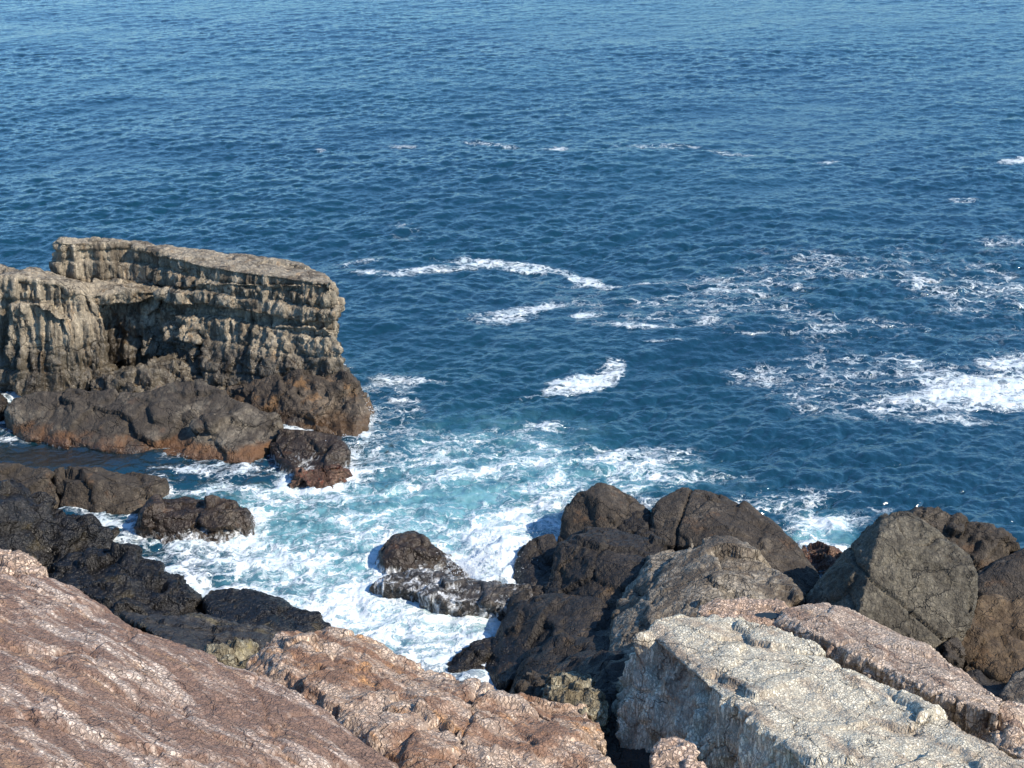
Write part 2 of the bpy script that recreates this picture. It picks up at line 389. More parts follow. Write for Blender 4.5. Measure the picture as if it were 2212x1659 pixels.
# ------------------------------------------------------------------ boulders round the cove
KB = dict(big=.05, block=.10, blocks=.9, groove=.07, mid=.014, fine=.012, smooth=1)
g1 = 'dark boulders along the left shore of the cove'
rock('boulder', 'long dark boulder with an orange band above the water, in front of the headland',
     [solid([(15, 905), (16, 880, 33.2), (30, 857, 33.5), (75, 846, 33.6), (150, 845, 33.5), (250, 845, 33.4), (330, 850, 33.2), (400, 862, 33.1), (400, 985), (290, 978), (150, 966), (60, 948), (15, 925)], 1.0, -1),
      solid([(310, 850, 33.3), (345, 828, 33.4), (385, 818, 33.5), (440, 824, 33.4), (485, 846, 33.1), (540, 884, 32.7), (430, 960), (330, 900, 32.4)], .9, -1),
      solid([(420, 880, 33.0), (540, 882, 32.8), (590, 905, 32.5), (602, 928, 32.3), (598, 950), (570, 985), (540, 1003), (460, 995), (380, 985), (440, 905, 32.1)], .9, -1)], MT['barn'], cat='boulder', seed=101, voxel=.045, **KB)
rock('boulder', 'wet brown boulder just right of the long one, white spray on its right side',
     [solid([(588, 980), (592, 948, 31.7), (615, 930, 31.9), (670, 932, 31.8), (726, 945, 31.6), (756, 975, 31.2), (752, 1000), (735, 1026), (700, 1044), (640, 1042), (606, 1015), (630, 985, 31.0), (700, 1000, 30.8)], .6, -1)], MT['wetb'], cat='boulder', seed=103, voxel=.04, **KB)
rock('weedy_rock', 'low pinkish rock covered in red weed at the waterline by the washed boulder',
     [solid([(625, 1046), (645, 1020, 'z', .25), (700, 1006, 'z', .35), (738, 1000, 'z', .38), (756, 1022), (750, 1046), (700, 1058)], .3, -1)], MT['weed'], seed=104, voxel=.03, big=.08, block=.08, blocks=2.5, groove=.05, mid=.06, mids=5, fine=.03)
rock('boulder', 'small dark rock cut by the left edge of the photo, beside the long boulder',
     [solid([(-60, 890, 33.5), (-60, 850, 34.2), (5, 852, 34.2), (16, 875, 33.9), (12, 905), (-60, 930)], .6, -1)], MT['dark'], cat='boulder', seed=105, **KB)
rock('boulder', 'brown rock at the left edge, behind the biggest black boulder',
     [solid([(-90, 1000, 29.9), (0, 1003, 29.9), (60, 1008, 29.8), (108, 1024, 29.6), (126, 1050, 29.3), (122, 1100), (-90, 1120)], .8, -1)], MT['umber'], cat='boulder', seed=106, group=g1, **KB)
rock('boulder', 'oblong flat topped dark boulder right of the brown rock at the left edge',
     [solid([(118, 1025, 29.7), (140, 1012, 29.9), (240, 1017, 29.9), (335, 1022, 29.9), (356, 1036, 29.6), (350, 1065), (325, 1104), (200, 1104), (125, 1098), (140, 1035, 29.3), (330, 1048, 29.3)], .6, -1)], MT['umber'], cat='boulder', seed=107, group=g1, **KB)
rock('boulder', 'biggest black boulder, lumpy and damp, rising from the left edge of the photo',
     [solid([(-150, 1030, 27.8), (0, 1040, 27.6), (60, 1060, 27.4), (100, 1085, 27.2), (110, 1130, 26.7), (100, 1230, 25.6), (0, 1210, 25.2), (-150, 1200, 25.2), (0, 1100, 26.4)], 1.2, -1),
      solid([(80, 1095, 27.3), (150, 1104, 27.3), (200, 1114, 27.2), (232, 1142, 27.2), (254, 1172), (250, 1195), (180, 1230, 25.9), (90, 1235, 25.6), (130, 1150, 26.5)], .8, -1)], MT['black'], cat='boulder', seed=108, group=g1, big=.12, block=.17, blocks=1.2, groove=.08, mid=.03, fine=.02, smooth=2)
rock('boulder', 'rust brown low rock with white water pouring off its right end, alone in the foam',
     [solid([(298, 1152), (302, 1106, 28.0), (333, 1070, 28.5), (370, 1072, 28.4), (470, 1080, 28.3), (530, 1093, 28.1), (552, 1124), (540, 1154), (470, 1174), (380, 1170), (330, 1110, 27.7), (480, 1120, 27.7)], .5, -1)], MT['wetb'], cat='boulder', seed=109, voxel=.035, big=.08, block=.10, blocks=1.3, groove=.05, mid=.03, fine=.02)
rock('boulder', 'black ridged boulder with a smooth bluish top, between the pink slab and the cove',
     [solid([(95, 1245, 25.2), (150, 1197, 25.7), (200, 1178, 26.0), (270, 1181, 26.0), (298, 1198, 25.8), (320, 1226, 25.5), (400, 1266, 25.0), (434, 1284, 24.9), (432, 1318, 24.3), (400, 1335, 23.9), (280, 1340, 23.6), (140, 1300, 24.1), (270, 1215, 25.2), (330, 1265, 24.7)], .9, -1)], MT['black'], cat='boulder', seed=110, group=g1, big=.10, block=.11, blocks=1.5, groove=.08, mid=.04, fine=.025)
rock('boulder', 'smooth black boulder beside the foam, right of the ridged black one',
     [solid([(438, 1310, 24.6), (440, 1286, 24.7), (455, 1269, 24.9), (525, 1269, 24.9), (590, 1285, 24.6), (612, 1292, 24.5), (645, 1318, 24.2), (620, 1375, 23.0), (460, 1350, 23.6), (560, 1310, 24.0)], .7, -1),
      solid([(580, 1300, 24.3), (645, 1318, 24.1), (690, 1322, 24.1), (708, 1345, 23.9), (714, 1372), (640, 1385, 23.0), (580, 1375, 23.0)], .5, -1)], MT['black'], cat='boulder', seed=111, group=g1, smooth=1, big=.04, block=.05, blocks=1.2, groove=.06, mid=.03, fine=.015)
frP = frame((.05, -.15, 1), (1, -.25, 0))
rock('flat_rock', 'flat black slab with a mustard yellow broken side, wedged between the pink and tan slabs',
     [solid([(262, 1324, 23.2), (330, 1321, 23.3), (450, 1330, 23.2), (560, 1350, 22.9), (602, 1366, 22.7), (585, 1382, 22.3), (525, 1388, 22.0), (450, 1402, 21.6), (380, 1398, 21.5), (400, 1420, 21.5), (530, 1455, 21.2), (500, 1470, 21.0)], .5, -.3)], MT['plank'], seed=112, fr=frP, big=.06, block=.06, blocks=1.4, groove=.05, mid=.04, col=.08, cols=3, fine=.015)
rock('lichen_rock', 'broken yellowish green rock face under the flat black slab, left of the tan slab',
     [solid([(395, 1412, 21.2), (440, 1408, 21.3), (520, 1398, 21.5), (560, 1388, 21.8), (560, 1440, 21.0), (530, 1470, 20.8), (450, 1450, 20.9)], .5, -.3)], MT['mustard'], seed=113, big=.08, block=.14, blocks=2.4, groove=.07, mid=.06, fine=.03)

# centre
g2 = 'wet dark rocks in the mouth of the gully'
rock('boulder', 'small rounded dark boulder with rust weed on its back, alone in the foam',
     [solid([(808, 1212), (822, 1184, 26.5), (853, 1153, 26.9), (892, 1148, 27.0), (926, 1166, 26.7), (954, 1193, 26.4), (945, 1240), (836, 1246), (812, 1228), (850, 1190, 26.3), (826, 1215, 26.1)], .4, -1),
      solid([(900, 1175, 26.9), (940, 1180, 26.8), (985, 1212, 26.4), (1030, 1262), (1005, 1262), (930, 1240)], .3, -1)], MT['wetb'], cat='boulder', group=g2, seed=120, voxel=.035, big=.04, block=.06, blocks=1.3, groove=.06, mid=.02, fine=.02)
rock('flat_rock', 'flat rock awash, white water sheeting over its top below the small rounded boulder',
     [solid([(798, 1270, 'z', .1), (840, 1244, 'z', .34), (870, 1232, 'z', .4), (921, 1229, 'z', .42), (1000, 1248, 'z', .4), (905, 1308, 'z', -.05), (820, 1284, 'z', -.05), (905, 1280, 'z', .32), (830, 1262, 'z', .28)], .3, -1),
      solid([(905, 1283, 'z', .36), (930, 1258, 'z', .42), (1030, 1252, 'z', .45), (1145, 1264, 'z', .5), (1150, 1300, 'z', .4), (1110, 1305, 'z', .36), (1000, 1300, 'z', .36), (1118, 1344, 'z', -.05), (1037, 1338, 'z', -.05), (960, 1324, 'z', -.05), (915, 1310, 'z', -.05)], .3, -1)], MT['sheet'], group=g2, seed=121, voxel=.035, big=.05, block=.05, blocks=1.3, groove=.06, mid=.02, fine=.02)
rock('boulder', 'small grey wedge rock between the white foam and the tan slab',
     [solid([(968, 1445), (988, 1418, 22.9), (1037, 1372, 23.5), (1066, 1371, 23.5), (1080, 1382, 23.3), (1075, 1410), (1037, 1440), (1000, 1460)], .4, -1)], MT['dark'], cat='boulder', group=g2, seed=122, voxel=.03, big=.07, block=.08, blocks=2, groove=.05, mid=.04, fine=.02)
rock('boulder', 'large brown black boulder half in shadow, right of the small wedge rock',
     [solid([(1112, 1300, 24.4), (1140, 1288, 24.5), (1180, 1287, 24.4), (1225, 1298, 24.0), (1292, 1308, 23.6), (1325, 1345, 23.2), (1330, 1420, 22.2), (1300, 1490, 21.2), (1230, 1455, 21.6), (1160, 1460, 21.7), (1070, 1474, 22.0), (1048, 1450), (1048, 1425, 22.9), (1085, 1372, 23.5), (1190, 1350, 23.0), (1250, 1370, 22.6)], .8, -1)], MT['dark'], cat='boulder', seed=123, big=.04, block=.12, blocks=.8, groove=.08, mid=.018, fine=.014, smooth=1)
rock('boulder', 'shaded low rock bridging the flat washed rock and the brown black boulder',
     [solid([(1085, 1280, 25.1), (1150, 1268, 25.3), (1180, 1280, 25.0), (1170, 1340, 24.0), (1110, 1350), (1080, 1330)], .5, -1)], MT['dark'], cat='boulder', group=g2, seed=124, voxel=.04, big=.1, block=.12, blocks=1.5, groove=.07, mid=.05, fine=.02)

# right cluster
g3 = 'dark boulders piled on the right shore'
KD = dict(big=.03, block=.055, blocks=.8, groove=.06, mid=.012, fine=.012, smooth=1)
rock('boulder', 'blunt two humped dark boulder, the leftmost against the turquoise water',
     [solid([(1203, 1172, 26.9), (1214, 1140, 27.1), (1226, 1093, 27.4), (1245, 1063, 27.6), (1268, 1060, 27.6), (1300, 1110, 27.0), (1310, 1180, 26.4), (1230, 1190, 26.5)], .7, -1),
      solid([(1262, 1064, 27.5), (1290, 1041, 27.8), (1328, 1047, 27.8), (1376, 1080, 27.5), (1402, 1106, 27.2), (1380, 1150, 26.6), (1300, 1170, 26.4), (1290, 1075, 27.2)], .7, -1)], MT['umber'], cat='boulder', group=g3, seed=130, voxel=.04, **KD)
rock('boulder', 'small shaded boulder filling the gap between the two humped and the long dark boulder',
     [solid([(1338, 1140, 26.7), (1368, 1120, 26.9), (1405, 1110, 27.0), (1425, 1140, 26.7), (1400, 1180, 26.0), (1340, 1175, 26.2)], .4, -1)], MT['dark'], cat='boulder', group=g3, seed=131, big=.08, block=.1, blocks=2, groove=.06, mid=.05, fine=.03)
rock('boulder', 'greenish black rounded boulder dropping straight into the white surge',
     [solid([(1100, 1270), (1106, 1240, 25.8), (1115, 1200, 26.1), (1142, 1165, 26.4), (1197, 1149, 26.6), (1215, 1200, 26.0), (1200, 1275, 25.0), (1150, 1285, 24.9)], .7, -1)], MT['dark'], cat='boulder', group=g3, seed=132, voxel=.04, big=.03, block=.04, blocks=1, groove=.04, mid=.015, fine=.015, smooth=1)
rock('boulder', 'broad knobbly dark brown boulder in the middle of the pile, overhanging brown weed',
     [solid([(1203, 1174, 25.7), (1240, 1150, 25.9), (1272, 1141, 26.0), (1318, 1138, 26.0), (1384, 1152, 25.7), (1440, 1172, 25.3), (1420, 1220, 24.5), (1365, 1260, 24.0), (1340, 1300, 23.7), (1270, 1270, 24.2), (1190, 1262, 24.9), (1195, 1210, 25.3), (1260, 1180, 25.2)], .9, -1),
      solid([(1180, 1262, 24.9), (1250, 1260, 24.4), (1340, 1290, 23.7), (1345, 1330, 23.3), (1250, 1310, 23.9), (1175, 1290, 24.6)], .6, -1)], MT['dark'], cat='boulder', group=g3, seed=133, voxel=.04, big=.03, block=.07, blocks=1.0, groove=.07, mid=.02, fine=.018, smooth=1)
rock('boulder', 'long dark whale backed boulder with a crack down its left, seen against the open sea',
     [solid([(1395, 1160, 26.4), (1410, 1097, 26.9), (1428, 1079, 27.1), (1474, 1054, 27.4), (1520, 1051, 27.4), (1556, 1060, 27.3), (1612, 1094, 26.9), (1672, 1132, 26.3), (1690, 1168, 25.9), (1640, 1200, 25.0), (1538, 1175, 25.5), (1420, 1175, 25.9), (1520, 1100, 26.5)], 1.2, -1),
      solid([(1600, 1100, 26.7), (1672, 1134, 26.2), (1690, 1166, 25.9), (1746, 1204, 25.4), (1766, 1232, 25.1), (1766, 1256, 24.8), (1735, 1290, 24.1), (1650, 1280, 24.0)], 1.0, -1)], MT['umber'], cat='boulder', group=g3, seed=134, cuts=[(P(1492, 1054, 27.3), P(1470, 1130, 26.3), P(1560, 1000, 31), .022, .10)], voxel=.04, **KD)
frG = frame((-.2, -.25, 1), (.8, .6, 0))
rock('boulder', 'light grey brown angular boulder with slanting ridges, in front of the long dark one',
     [solid([(1338, 1300, 23.6), (1385, 1220, 24.2), (1402, 1195, 24.4), (1445, 1186, 24.4), (1500, 1178, 24.4), (1541, 1166, 24.5), (1584, 1162, 24.4), (1622, 1178, 24.1), (1660, 1210, 23.6), (1700, 1242, 23.1), (1722, 1280, 22.6), (1720, 1310, 22.1), (1550, 1300, 21.9), (1480, 1335, 21.3), (1400, 1350, 21.4), (1560, 1230, 23.0), (1470, 1260, 22.8)], 1.0, -.3),
      solid([(1335, 1300, 23.2), (1400, 1290, 22.8), (1500, 1320, 21.6), (1440, 1360, 21.0), (1390, 1400, 20.7), (1312, 1440, 20.9), (1322, 1372, 21.9)], 1.0, -.3)], MT['grey'], cat='boulder', seed=135, voxel=.04, fr=frG, big=.04, block=.09, blocks=.8, groove=.07, mid=.018, fine=.016, col=.05, cols=1.6, colz=.6, smooth=2)
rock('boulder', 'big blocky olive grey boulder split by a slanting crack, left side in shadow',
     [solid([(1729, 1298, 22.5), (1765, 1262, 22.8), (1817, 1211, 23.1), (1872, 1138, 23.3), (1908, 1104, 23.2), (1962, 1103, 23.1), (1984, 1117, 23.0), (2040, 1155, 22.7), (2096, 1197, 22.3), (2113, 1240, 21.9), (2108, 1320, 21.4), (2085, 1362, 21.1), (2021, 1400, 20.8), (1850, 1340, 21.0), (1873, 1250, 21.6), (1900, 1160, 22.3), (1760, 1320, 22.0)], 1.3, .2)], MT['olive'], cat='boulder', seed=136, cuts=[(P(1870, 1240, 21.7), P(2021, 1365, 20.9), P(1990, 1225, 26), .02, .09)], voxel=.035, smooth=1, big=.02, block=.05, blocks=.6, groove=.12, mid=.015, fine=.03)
rock('boulder', 'rough brown boulder behind the big olive block, against the blue water',
     [solid([(1965, 1110, 25.3), (1985, 1098, 25.4), (2021, 1093, 25.4), (2096, 1117, 25.2), (2150, 1140, 25.0), (2182, 1162, 24.9), (2193, 1187, 24.7), (2180, 1215, 24.3), (2118, 1235, 24.1), (2000, 1180, 24.7)], .8, -.5)], MT['umber'], cat='boulder', group=g3, seed=137, voxel=.04, big=.06, block=.09, blocks=1.3, groove=.08, mid=.04, fine=.04)
rock('boulder', 'shaded dark boulder at the right edge, above the ochre block',
     [solid([(2112, 1232, 23.9), (2152, 1211, 24.1), (2190, 1195, 24.2), (2260, 1165, 24.3), (2380, 1160, 24.3), (2380, 1330, 22.5), (2212, 1315, 22.7), (2114, 1300, 22.9)], 1.2, 0)], MT['umber'], cat='boulder', group=g3, seed=138, **KD)
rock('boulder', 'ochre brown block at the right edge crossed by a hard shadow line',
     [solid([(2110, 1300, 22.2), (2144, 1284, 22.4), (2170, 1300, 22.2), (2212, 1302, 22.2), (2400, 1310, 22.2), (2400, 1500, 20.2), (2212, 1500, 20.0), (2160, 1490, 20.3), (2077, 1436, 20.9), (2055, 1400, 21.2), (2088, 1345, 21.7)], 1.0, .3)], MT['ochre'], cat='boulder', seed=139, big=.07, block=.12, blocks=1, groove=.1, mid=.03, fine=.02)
rock('boulder', 'small dark chip of rock jammed under the big olive block, left of the ochre block',
     [solid([(2036, 1385, 20.9), (2055, 1370, 21.1), (2075, 1390, 20.9), (2078, 1430, 20.4), (2045, 1420, 20.5)], .3, .3)], MT['umber'], cat='rock', seed=140, voxel=.03, big=.04, block=.06, blocks=3, groove=.04, mid=.03, fine=.02)
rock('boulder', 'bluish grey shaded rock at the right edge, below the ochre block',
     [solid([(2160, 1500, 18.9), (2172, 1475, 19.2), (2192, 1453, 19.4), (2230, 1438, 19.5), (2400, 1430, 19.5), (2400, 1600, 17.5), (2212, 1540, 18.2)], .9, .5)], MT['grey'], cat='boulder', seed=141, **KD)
rock('weedy_rock', 'low reddish brown rock at the waterline in the gap left of the big olive block',
     [solid([(1700, 1222), (1722, 1192, 26.8), (1765, 1183, 26.9), (1815, 1188, 26.8), (1820, 1235), (1770, 1240)], .4, -1)], MT['weed'], seed=142, voxel=.03, big=.08, block=.1, blocks=2.2, groove=.06, mid=.07, mids=5, fine=.03)

# ------------------------------------------------------------------ foreground slabs
def nrm(a, b, c):
    n = (b - a).cross(c - a).normalized()
    return n if n.z > 0 else -n
fr1 = frame(nrm(P(0, 1200, 18.5), P(860, 1665, 13.9), P(0, 1659, 11.8)), P(860, 1665, 13.9) - P(0, 1190, 18.5))
rock('rock_slab', 'broad pink and white crazed rock slab filling the lower left corner',
     [solid([(-700, 1000, 21), (-60, 1195, 18.6), (60, 1232, 18.2), (120, 1255, 17.9), (180, 1276, 17.7), (270, 1326, 17.2), (345, 1370, 16.8), (440, 1424, 16.2), (560, 1476, 15.6), (640, 1510, 15.2), (700, 1541, 14.9), (790, 1602, 14.4), (865, 1665, 13.9), (1000, 1790, 12.8), (1000, 2100, 10.4), (-500, 1900, 9.9), (0, 1659, 11.8), (-700, 1400, 15)], .8, 2.6)],
     MT['pink'], cat='rock slab', seed=150, fr=fr1, cuts=[(P(0, 1390, 15), P(500, 1600, 13.5), P(250, 1400, 30), .02, .07), (P(100, 1560, 12.7), P(500, 1659, 12.5), P(300, 1500, 30), .018, .05), (P(560, 1500, 15), P(620, 1659, 12.8), P(600, 1500, 30), .015, .04)], voxel=.035, smooth=6, big=.10, bigs=.5, mid=.02, mids=2.2, block=.035, blocks=.7, groove=.04, col=.02, cols=4, colz=.4, fine=.012, topq=.8)
rock('rock', 'small yellowish knob on the left end of the pink slab crest',
     [solid([(-60, 1192, 18.7), (0, 1192, 18.7), (40, 1199, 18.6), (70, 1208, 18.5), (92, 1230, 18.2), (88, 1250, 17.9), (30, 1236, 18.0), (-60, 1230, 18.1)], .6, 3.5)], MT['peach'], seed=151, voxel=.03, big=.05, block=.06, blocks=2, groove=.04, mid=.04, fine=.02)
fr2 = frame(nrm(P(640, 1357, 19.5), P(900, 1430, 18.3), P(850, 1650, 14.6)), P(1320, 1650, 15) - P(640, 1357, 19.5))
rock('rock_slab', 'tan and orange crazed slab with a notched left flank, in the middle foreground',
     [solid([(523, 1452, 18.2), (545, 1412, 18.8), (575, 1386, 19.2), (640, 1358, 19.6), (692, 1362, 19.5), (740, 1380, 19.2), (790, 1382, 19.1), (832, 1400, 18.8), (900, 1431, 18.3), (960, 1458, 17.9), (1040, 1478, 17.5), (1130, 1520, 16.8), (1180, 1546, 16.4), (1250, 1586, 15.9), (1292, 1620, 15.4), (1325, 1652, 15.0), (1440, 1760, 13.8), (1300, 1900, 12.5), (1000, 1760, 13.4), (905, 1665, 14.5), (800, 1572, 15.7), (700, 1500, 16.8), (610, 1450, 17.8)], .8, 1.6),
      solid([(528, 1462, 18.0), (610, 1470, 17.6), (700, 1525, 16.6), (640, 1590, 16.0), (800, 1600, 15.6), (760, 1680, 15.2), (900, 1690, 14.5), (560, 1540, 17.0)], .6, 1.6)],
     MT['tan'], cat='rock slab', seed=152, fr=fr2, cuts=[(P(1020, 1540, 16.5), P(1002, 1600, 15.7), P(1010, 1570, 22), .018, .07), (P(700, 1420, 18.0), P(1000, 1500, 17.0), P(860, 1460, 30), .02, .06)], voxel=.033, smooth=4, big=.12, bigs=.6, mid=.04, mids=2.2, block=.06, blocks=1.2, groove=.05, flute=(.09, 3.6), col=.24, cols=2.2, colz=.08, fine=.014, topq=.12)
fr3 = frame(nrm(P(1420, 1340, 19), P(1900, 1470, 16.8), P(1640, 1580, 15.6)), P(2212, 1640, 14.6) - P(1540, 1325, 19.3))
rock('rock_slab', 'large cream white slab with a tall fluted left flank, in the right foreground',
     [solid([(1398, 1368, 18.7), (1420, 1338, 19.1), (1470, 1331, 19.2), (1540, 1325, 19.3), (1600, 1346, 18.9), (1650, 1374, 18.4), (1690, 1382, 18.2), (1760, 1392, 18.0), (1900, 1468, 16.8), (2050, 1552, 15.6), (2212, 1645, 14.5), (2500, 1800, 12.6), (2200, 1950, 11.4), (1850, 1740, 13.4), (1750, 1665, 14.3), (1640, 1582, 15.6), (1560, 1502, 16.8), (1480, 1442, 17.7), (1420, 1415, 18.2)], .6, 1.4),
      solid([(1400, 1372, 18.7), (1365, 1420, 18.9), (1332, 1482, 18.9), (1298, 1570, 18.6), (1292, 1610, 18.5), (1310, 1650, 18.1), (1420, 1720, 16.9), (1600, 1790, 15.2), (1750, 1690, 14.3), (1640, 1600, 15.6), (1560, 1520, 16.9), (1480, 1455, 17.8)], .8, 1.0)],
     MT['pale'], cat='rock slab', seed=154, fr=fr3, voxel=.033, smooth=3, big=.12, bigs=.6, mid=.03, mids=2.0, block=.05, blocks=.8, groove=.06, flute=(.15, 2.8), col=.26, cols=1.9, colz=.06, fine=.014, topq=.05)
fr4 = frame(nrm(P(1724, 1304, 20.3), P(2051, 1430, 18.3), P(1854, 1415, 18.4)), P(2170, 1505, 17) - P(1724, 1304, 20.3))
rock('rock_slab', 'narrow reddish tan slab lying behind the cream one, pitted along its left edge',
     [solid([(1660, 1345, 20.0), (1687, 1318, 20.2), (1724, 1304, 20.4), (1780, 1304, 20.4), (1835, 1319, 20.1), (1917, 1348, 19.6), (1980, 1388, 18.9), (2051, 1430, 18.3), (2110, 1470, 17.7), (2172, 1508, 17.0), (2160, 1545, 16.3), (2090, 1530, 16.7), (1984, 1492, 17.3), (1854, 1415, 18.5), (1761, 1372, 19.2), (1650, 1360, 20.0), (1700, 1400, 19.75), (1860, 1475, 18.5), (2000, 1560, 17.3), (2120, 1610, 16.5)], .5, 1.6)],
     MT['brown'], cat='rock slab', seed=155, fr=fr4, voxel=.033, smooth=2, big=.06, bigs=.7, mid=.02, mids=2.4, block=.02, blocks=1.0, groove=.03, flute=(.08, 4.0), col=.16, cols=3, colz=.10, fine=.014, topq=.08)
rock('rock', 'knobbly pale tan rock at the right edge, at the lower end of the reddish slab',
     [solid([(2120, 1560, 16.6), (2160, 1530, 17.0), (2190, 1524, 17.1), (2300, 1560, 16.8), (2420, 1640, 15.8), (2350, 1720, 14.5), (2212, 1640, 15.2), (2140, 1600, 15.9)], .5, 1.6)], MT['brown'], seed=156, fr=fr4, voxel=.035, big=.08, block=.08, blocks=1.6, groove=.06, mid=.05, col=.1, cols=3, fine=.02)
rock('rock_shelf', 'level peach coloured rock shelf holding a little pool, left of the reddish slab',
     [solid([(1505, 1330, 20.3), (1519, 1314, 20.6), (1553, 1300, 20.8), (1620, 1296, 20.9), (1692, 1298, 20.8), (1720, 1320, 20.3), (1700, 1390, 19.3), (1640, 1372, 19.6), (1560, 1345, 20.1)], .5, 1.4)], MT['peach'], seed=157, voxel=.03, big=.04, block=.05, blocks=1.8, groove=.04, mid=.03, fine=.018)
rock('rock', 'small peach coloured rock at the bottom edge, below the cream slab flank',
     [solid([(1405, 1670, 14.3), (1412, 1610, 14.9), (1435, 1592, 15.1), (1470, 1600, 15.0), (1502, 1625, 14.7), (1535, 1670, 14.2), (1500, 1760, 13.4), (1400, 1760, 13.5)], .5, 2.5)], MT['peach'], seed=158, voxel=.03, big=.05, block=.05, blocks=2, groove=.03, mid=.03, fine=.015)
rock('rock', 'knobbly yellow green lichened rock, between the tan slab and the cream flank',
     [solid([(1176, 1480, 18.8), (1190, 1462, 19.0), (1234, 1453, 19.1), (1270, 1463, 19.0), (1292, 1503, 18.5), (1298, 1525, 18.2), (1278, 1545, 17.9), (1230, 1525, 18.1), (1178, 1508, 18.4)], .5, 1.2)], MT['mustard'], seed=159, voxel=.028, fr=frame((.1, -.1, 1), (1, 0, 0)), big=.06, block=.08, blocks=3, groove=.05, mid=.04, col=.12, cols=4, colz=.2, fine=.02)
rock('rock', 'lumpy dark brown rock touching the lichened one on its left',
     [solid([(1118, 1480, 19.6), (1135, 1458, 20.0), (1160, 1447, 20.1), (1195, 1455, 19.9), (1200, 1500, 19.3), (1150, 1508, 19.2)], .5, 1.0)], MT['umber'], seed=160, voxel=.03, big=.06, block=.08, blocks=2.6, groove=.05, mid=.05, fine=.025)
rock('flat_rock', 'shaded grey flat rock below the lichened rock, beside the tan slab edge',
     [solid([(1120, 1505, 18.3), (1165, 1510, 18.4), (1250, 1525, 18.3), (1300, 1560, 17.9), (1305, 1610, 17.0), (1240, 1590, 17.1), (1180, 1550, 17.6)], .4, 1.2)], MT['tan'], seed=161, voxel=.03, big=.05, block=.06, blocks=2, groove=.04, mid=.04, fine=.015)

# tide pool
def pool(px, py, rx, ry, z):
    bm = bmesh.new(); c = W(px, py, z); vs = []
    for k in range(40):
        t = k / 40 * 2 * math.pi; r = 1 + .12 * math.sin(2 * t + 1) + .05 * math.sin(3 * t)
        vs.append(bm.verts.new((c.x + rx * r * math.cos(t), c.y + ry * r * math.sin(t), z)))
    bm.faces.new(vs); me = bpy.data.meshes.new('tide_pool'); bm.to_mesh(me); bm.free()
    o = bpy.data.objects.new('tide_pool', me); C.objects.link(o)
    m = M('pool_water')
    b = m.n('ShaderNodeBsdfPrincipled', {'Base Color': (.02, .03, .035, 1), 'Roughness': .05, 'IOR': 1.33}); m.link(b.outputs[0], m.out.inputs[0])
    me.materials.append(m.m); o['kind'] = 'structure'; return o

# ------------------------------------------------------------------ ground under the boulders
def shore_ground():
    sh = [W(*q) for q in [(-900, 1120), (-200, 1160), (150, 1230), (400, 1345), (700, 1400), (960, 1470), (1080, 1450), (1130, 1300), (1250, 1180), (1400, 1140), (1700, 1225), (1860, 1215), (2212, 1210), (3000, 1180)]]
    xs = np.linspace(-16, 16, 260); ys = np.linspace(7, 29, 200)
    X, Y = np.meshgrid(xs, ys)
    sx = np.array([p.x for p in sh]); sy = np.array([p.y for p in sh])
    edge = np.interp(X, sx, sy)
    d = edge - Y
    Z = np.where(d > 0, np.minimum(d * .30, 2.4), d * .8) - .45
    p = np.stack([X.ravel(), Y.ravel(), np.zeros(X.size)], 1)
    Z = Z.ravel() + .3 * fbm(p * .8, 4, .5, 77) + .12 * fbm(p * 3, 3, .5, 78, ridged=True)
    v = np.stack([X.ravel(), Y.ravel(), Z], 1)
    ny, nx = X.shape; i = np.arange(nx * ny).reshape(ny, nx)
    f = np.stack([i[:-1, :-1], i[:-1, 1:], i[1:, 1:], i[1:, :-1]], -1).reshape(-1, 4)
    me = bpy.data.meshes.new('ground'); me.from_pydata(v.tolist(), [], f.tolist()); me.polygons.foreach_set('use_smooth', np.ones(len(f), bool))
    me.materials.append(MT['dark']); o = bpy.data.objects.new('ground', me); C.objects.link(o); o['kind'] = 'structure'
shore_ground()

# ------------------------------------------------------------------ the sea
def ocean_tile(N, L, lam0, lam1, wind, seed, power=3.0):
    r = np.random.RandomState(seed)
    k = np.fft.fftfreq(N, L / N) * 2 * np.pi
    KX, KY = np.meshgrid(k, k); K = np.hypot(KX, KY); K[0, 0] = 1
    kp = 2 * np.pi / lam0; kc = 2 * np.pi / lam1
    A = np.where(K > 0, K ** (-power) * np.exp(-(kp / K) ** 2) * np.exp(-(K / kc) ** 2), 0); A[0, 0] = 0
    wx, wy = math.cos(wind), math.sin(wind)
    c = (KX * wx + KY * wy) / K
    A = np.sqrt(A * (.10 + .90 * c ** 2))
    H = A * (r.normal(size=(N, N)) + 1j * r.normal(size=(N, N)))
    h = np.real(np.fft.ifft2(H))
    s = np.std(np.gradient(h, L / N)[0])
    dx = np.real(np.fft.ifft2(-1j * KX / K * H)); dy = np.real(np.fft.ifft2(-1j * KY / K * H))
    return np.stack([h, dx, dy], -1) / s, L
def sample(tile, x, y):
    a, L = tile; N = a.shape[0]
    u = (x / L % 1) * N; v = (y / L % 1) * N
    i = np.floor(u).astype(int) % N; j = np.floor(v).astype(int) % N; fu = (u - np.floor(u))[:, None]; fv = (v - np.floor(v))[:, None]
    i1 = (i + 1) % N; j1 = (j + 1) % N
    return (a[j, i] * (1 - fu) + a[j, i1] * fu) * (1 - fv) + (a[j1, i] * (1 - fu) + a[j1, i1] * fu) * fv
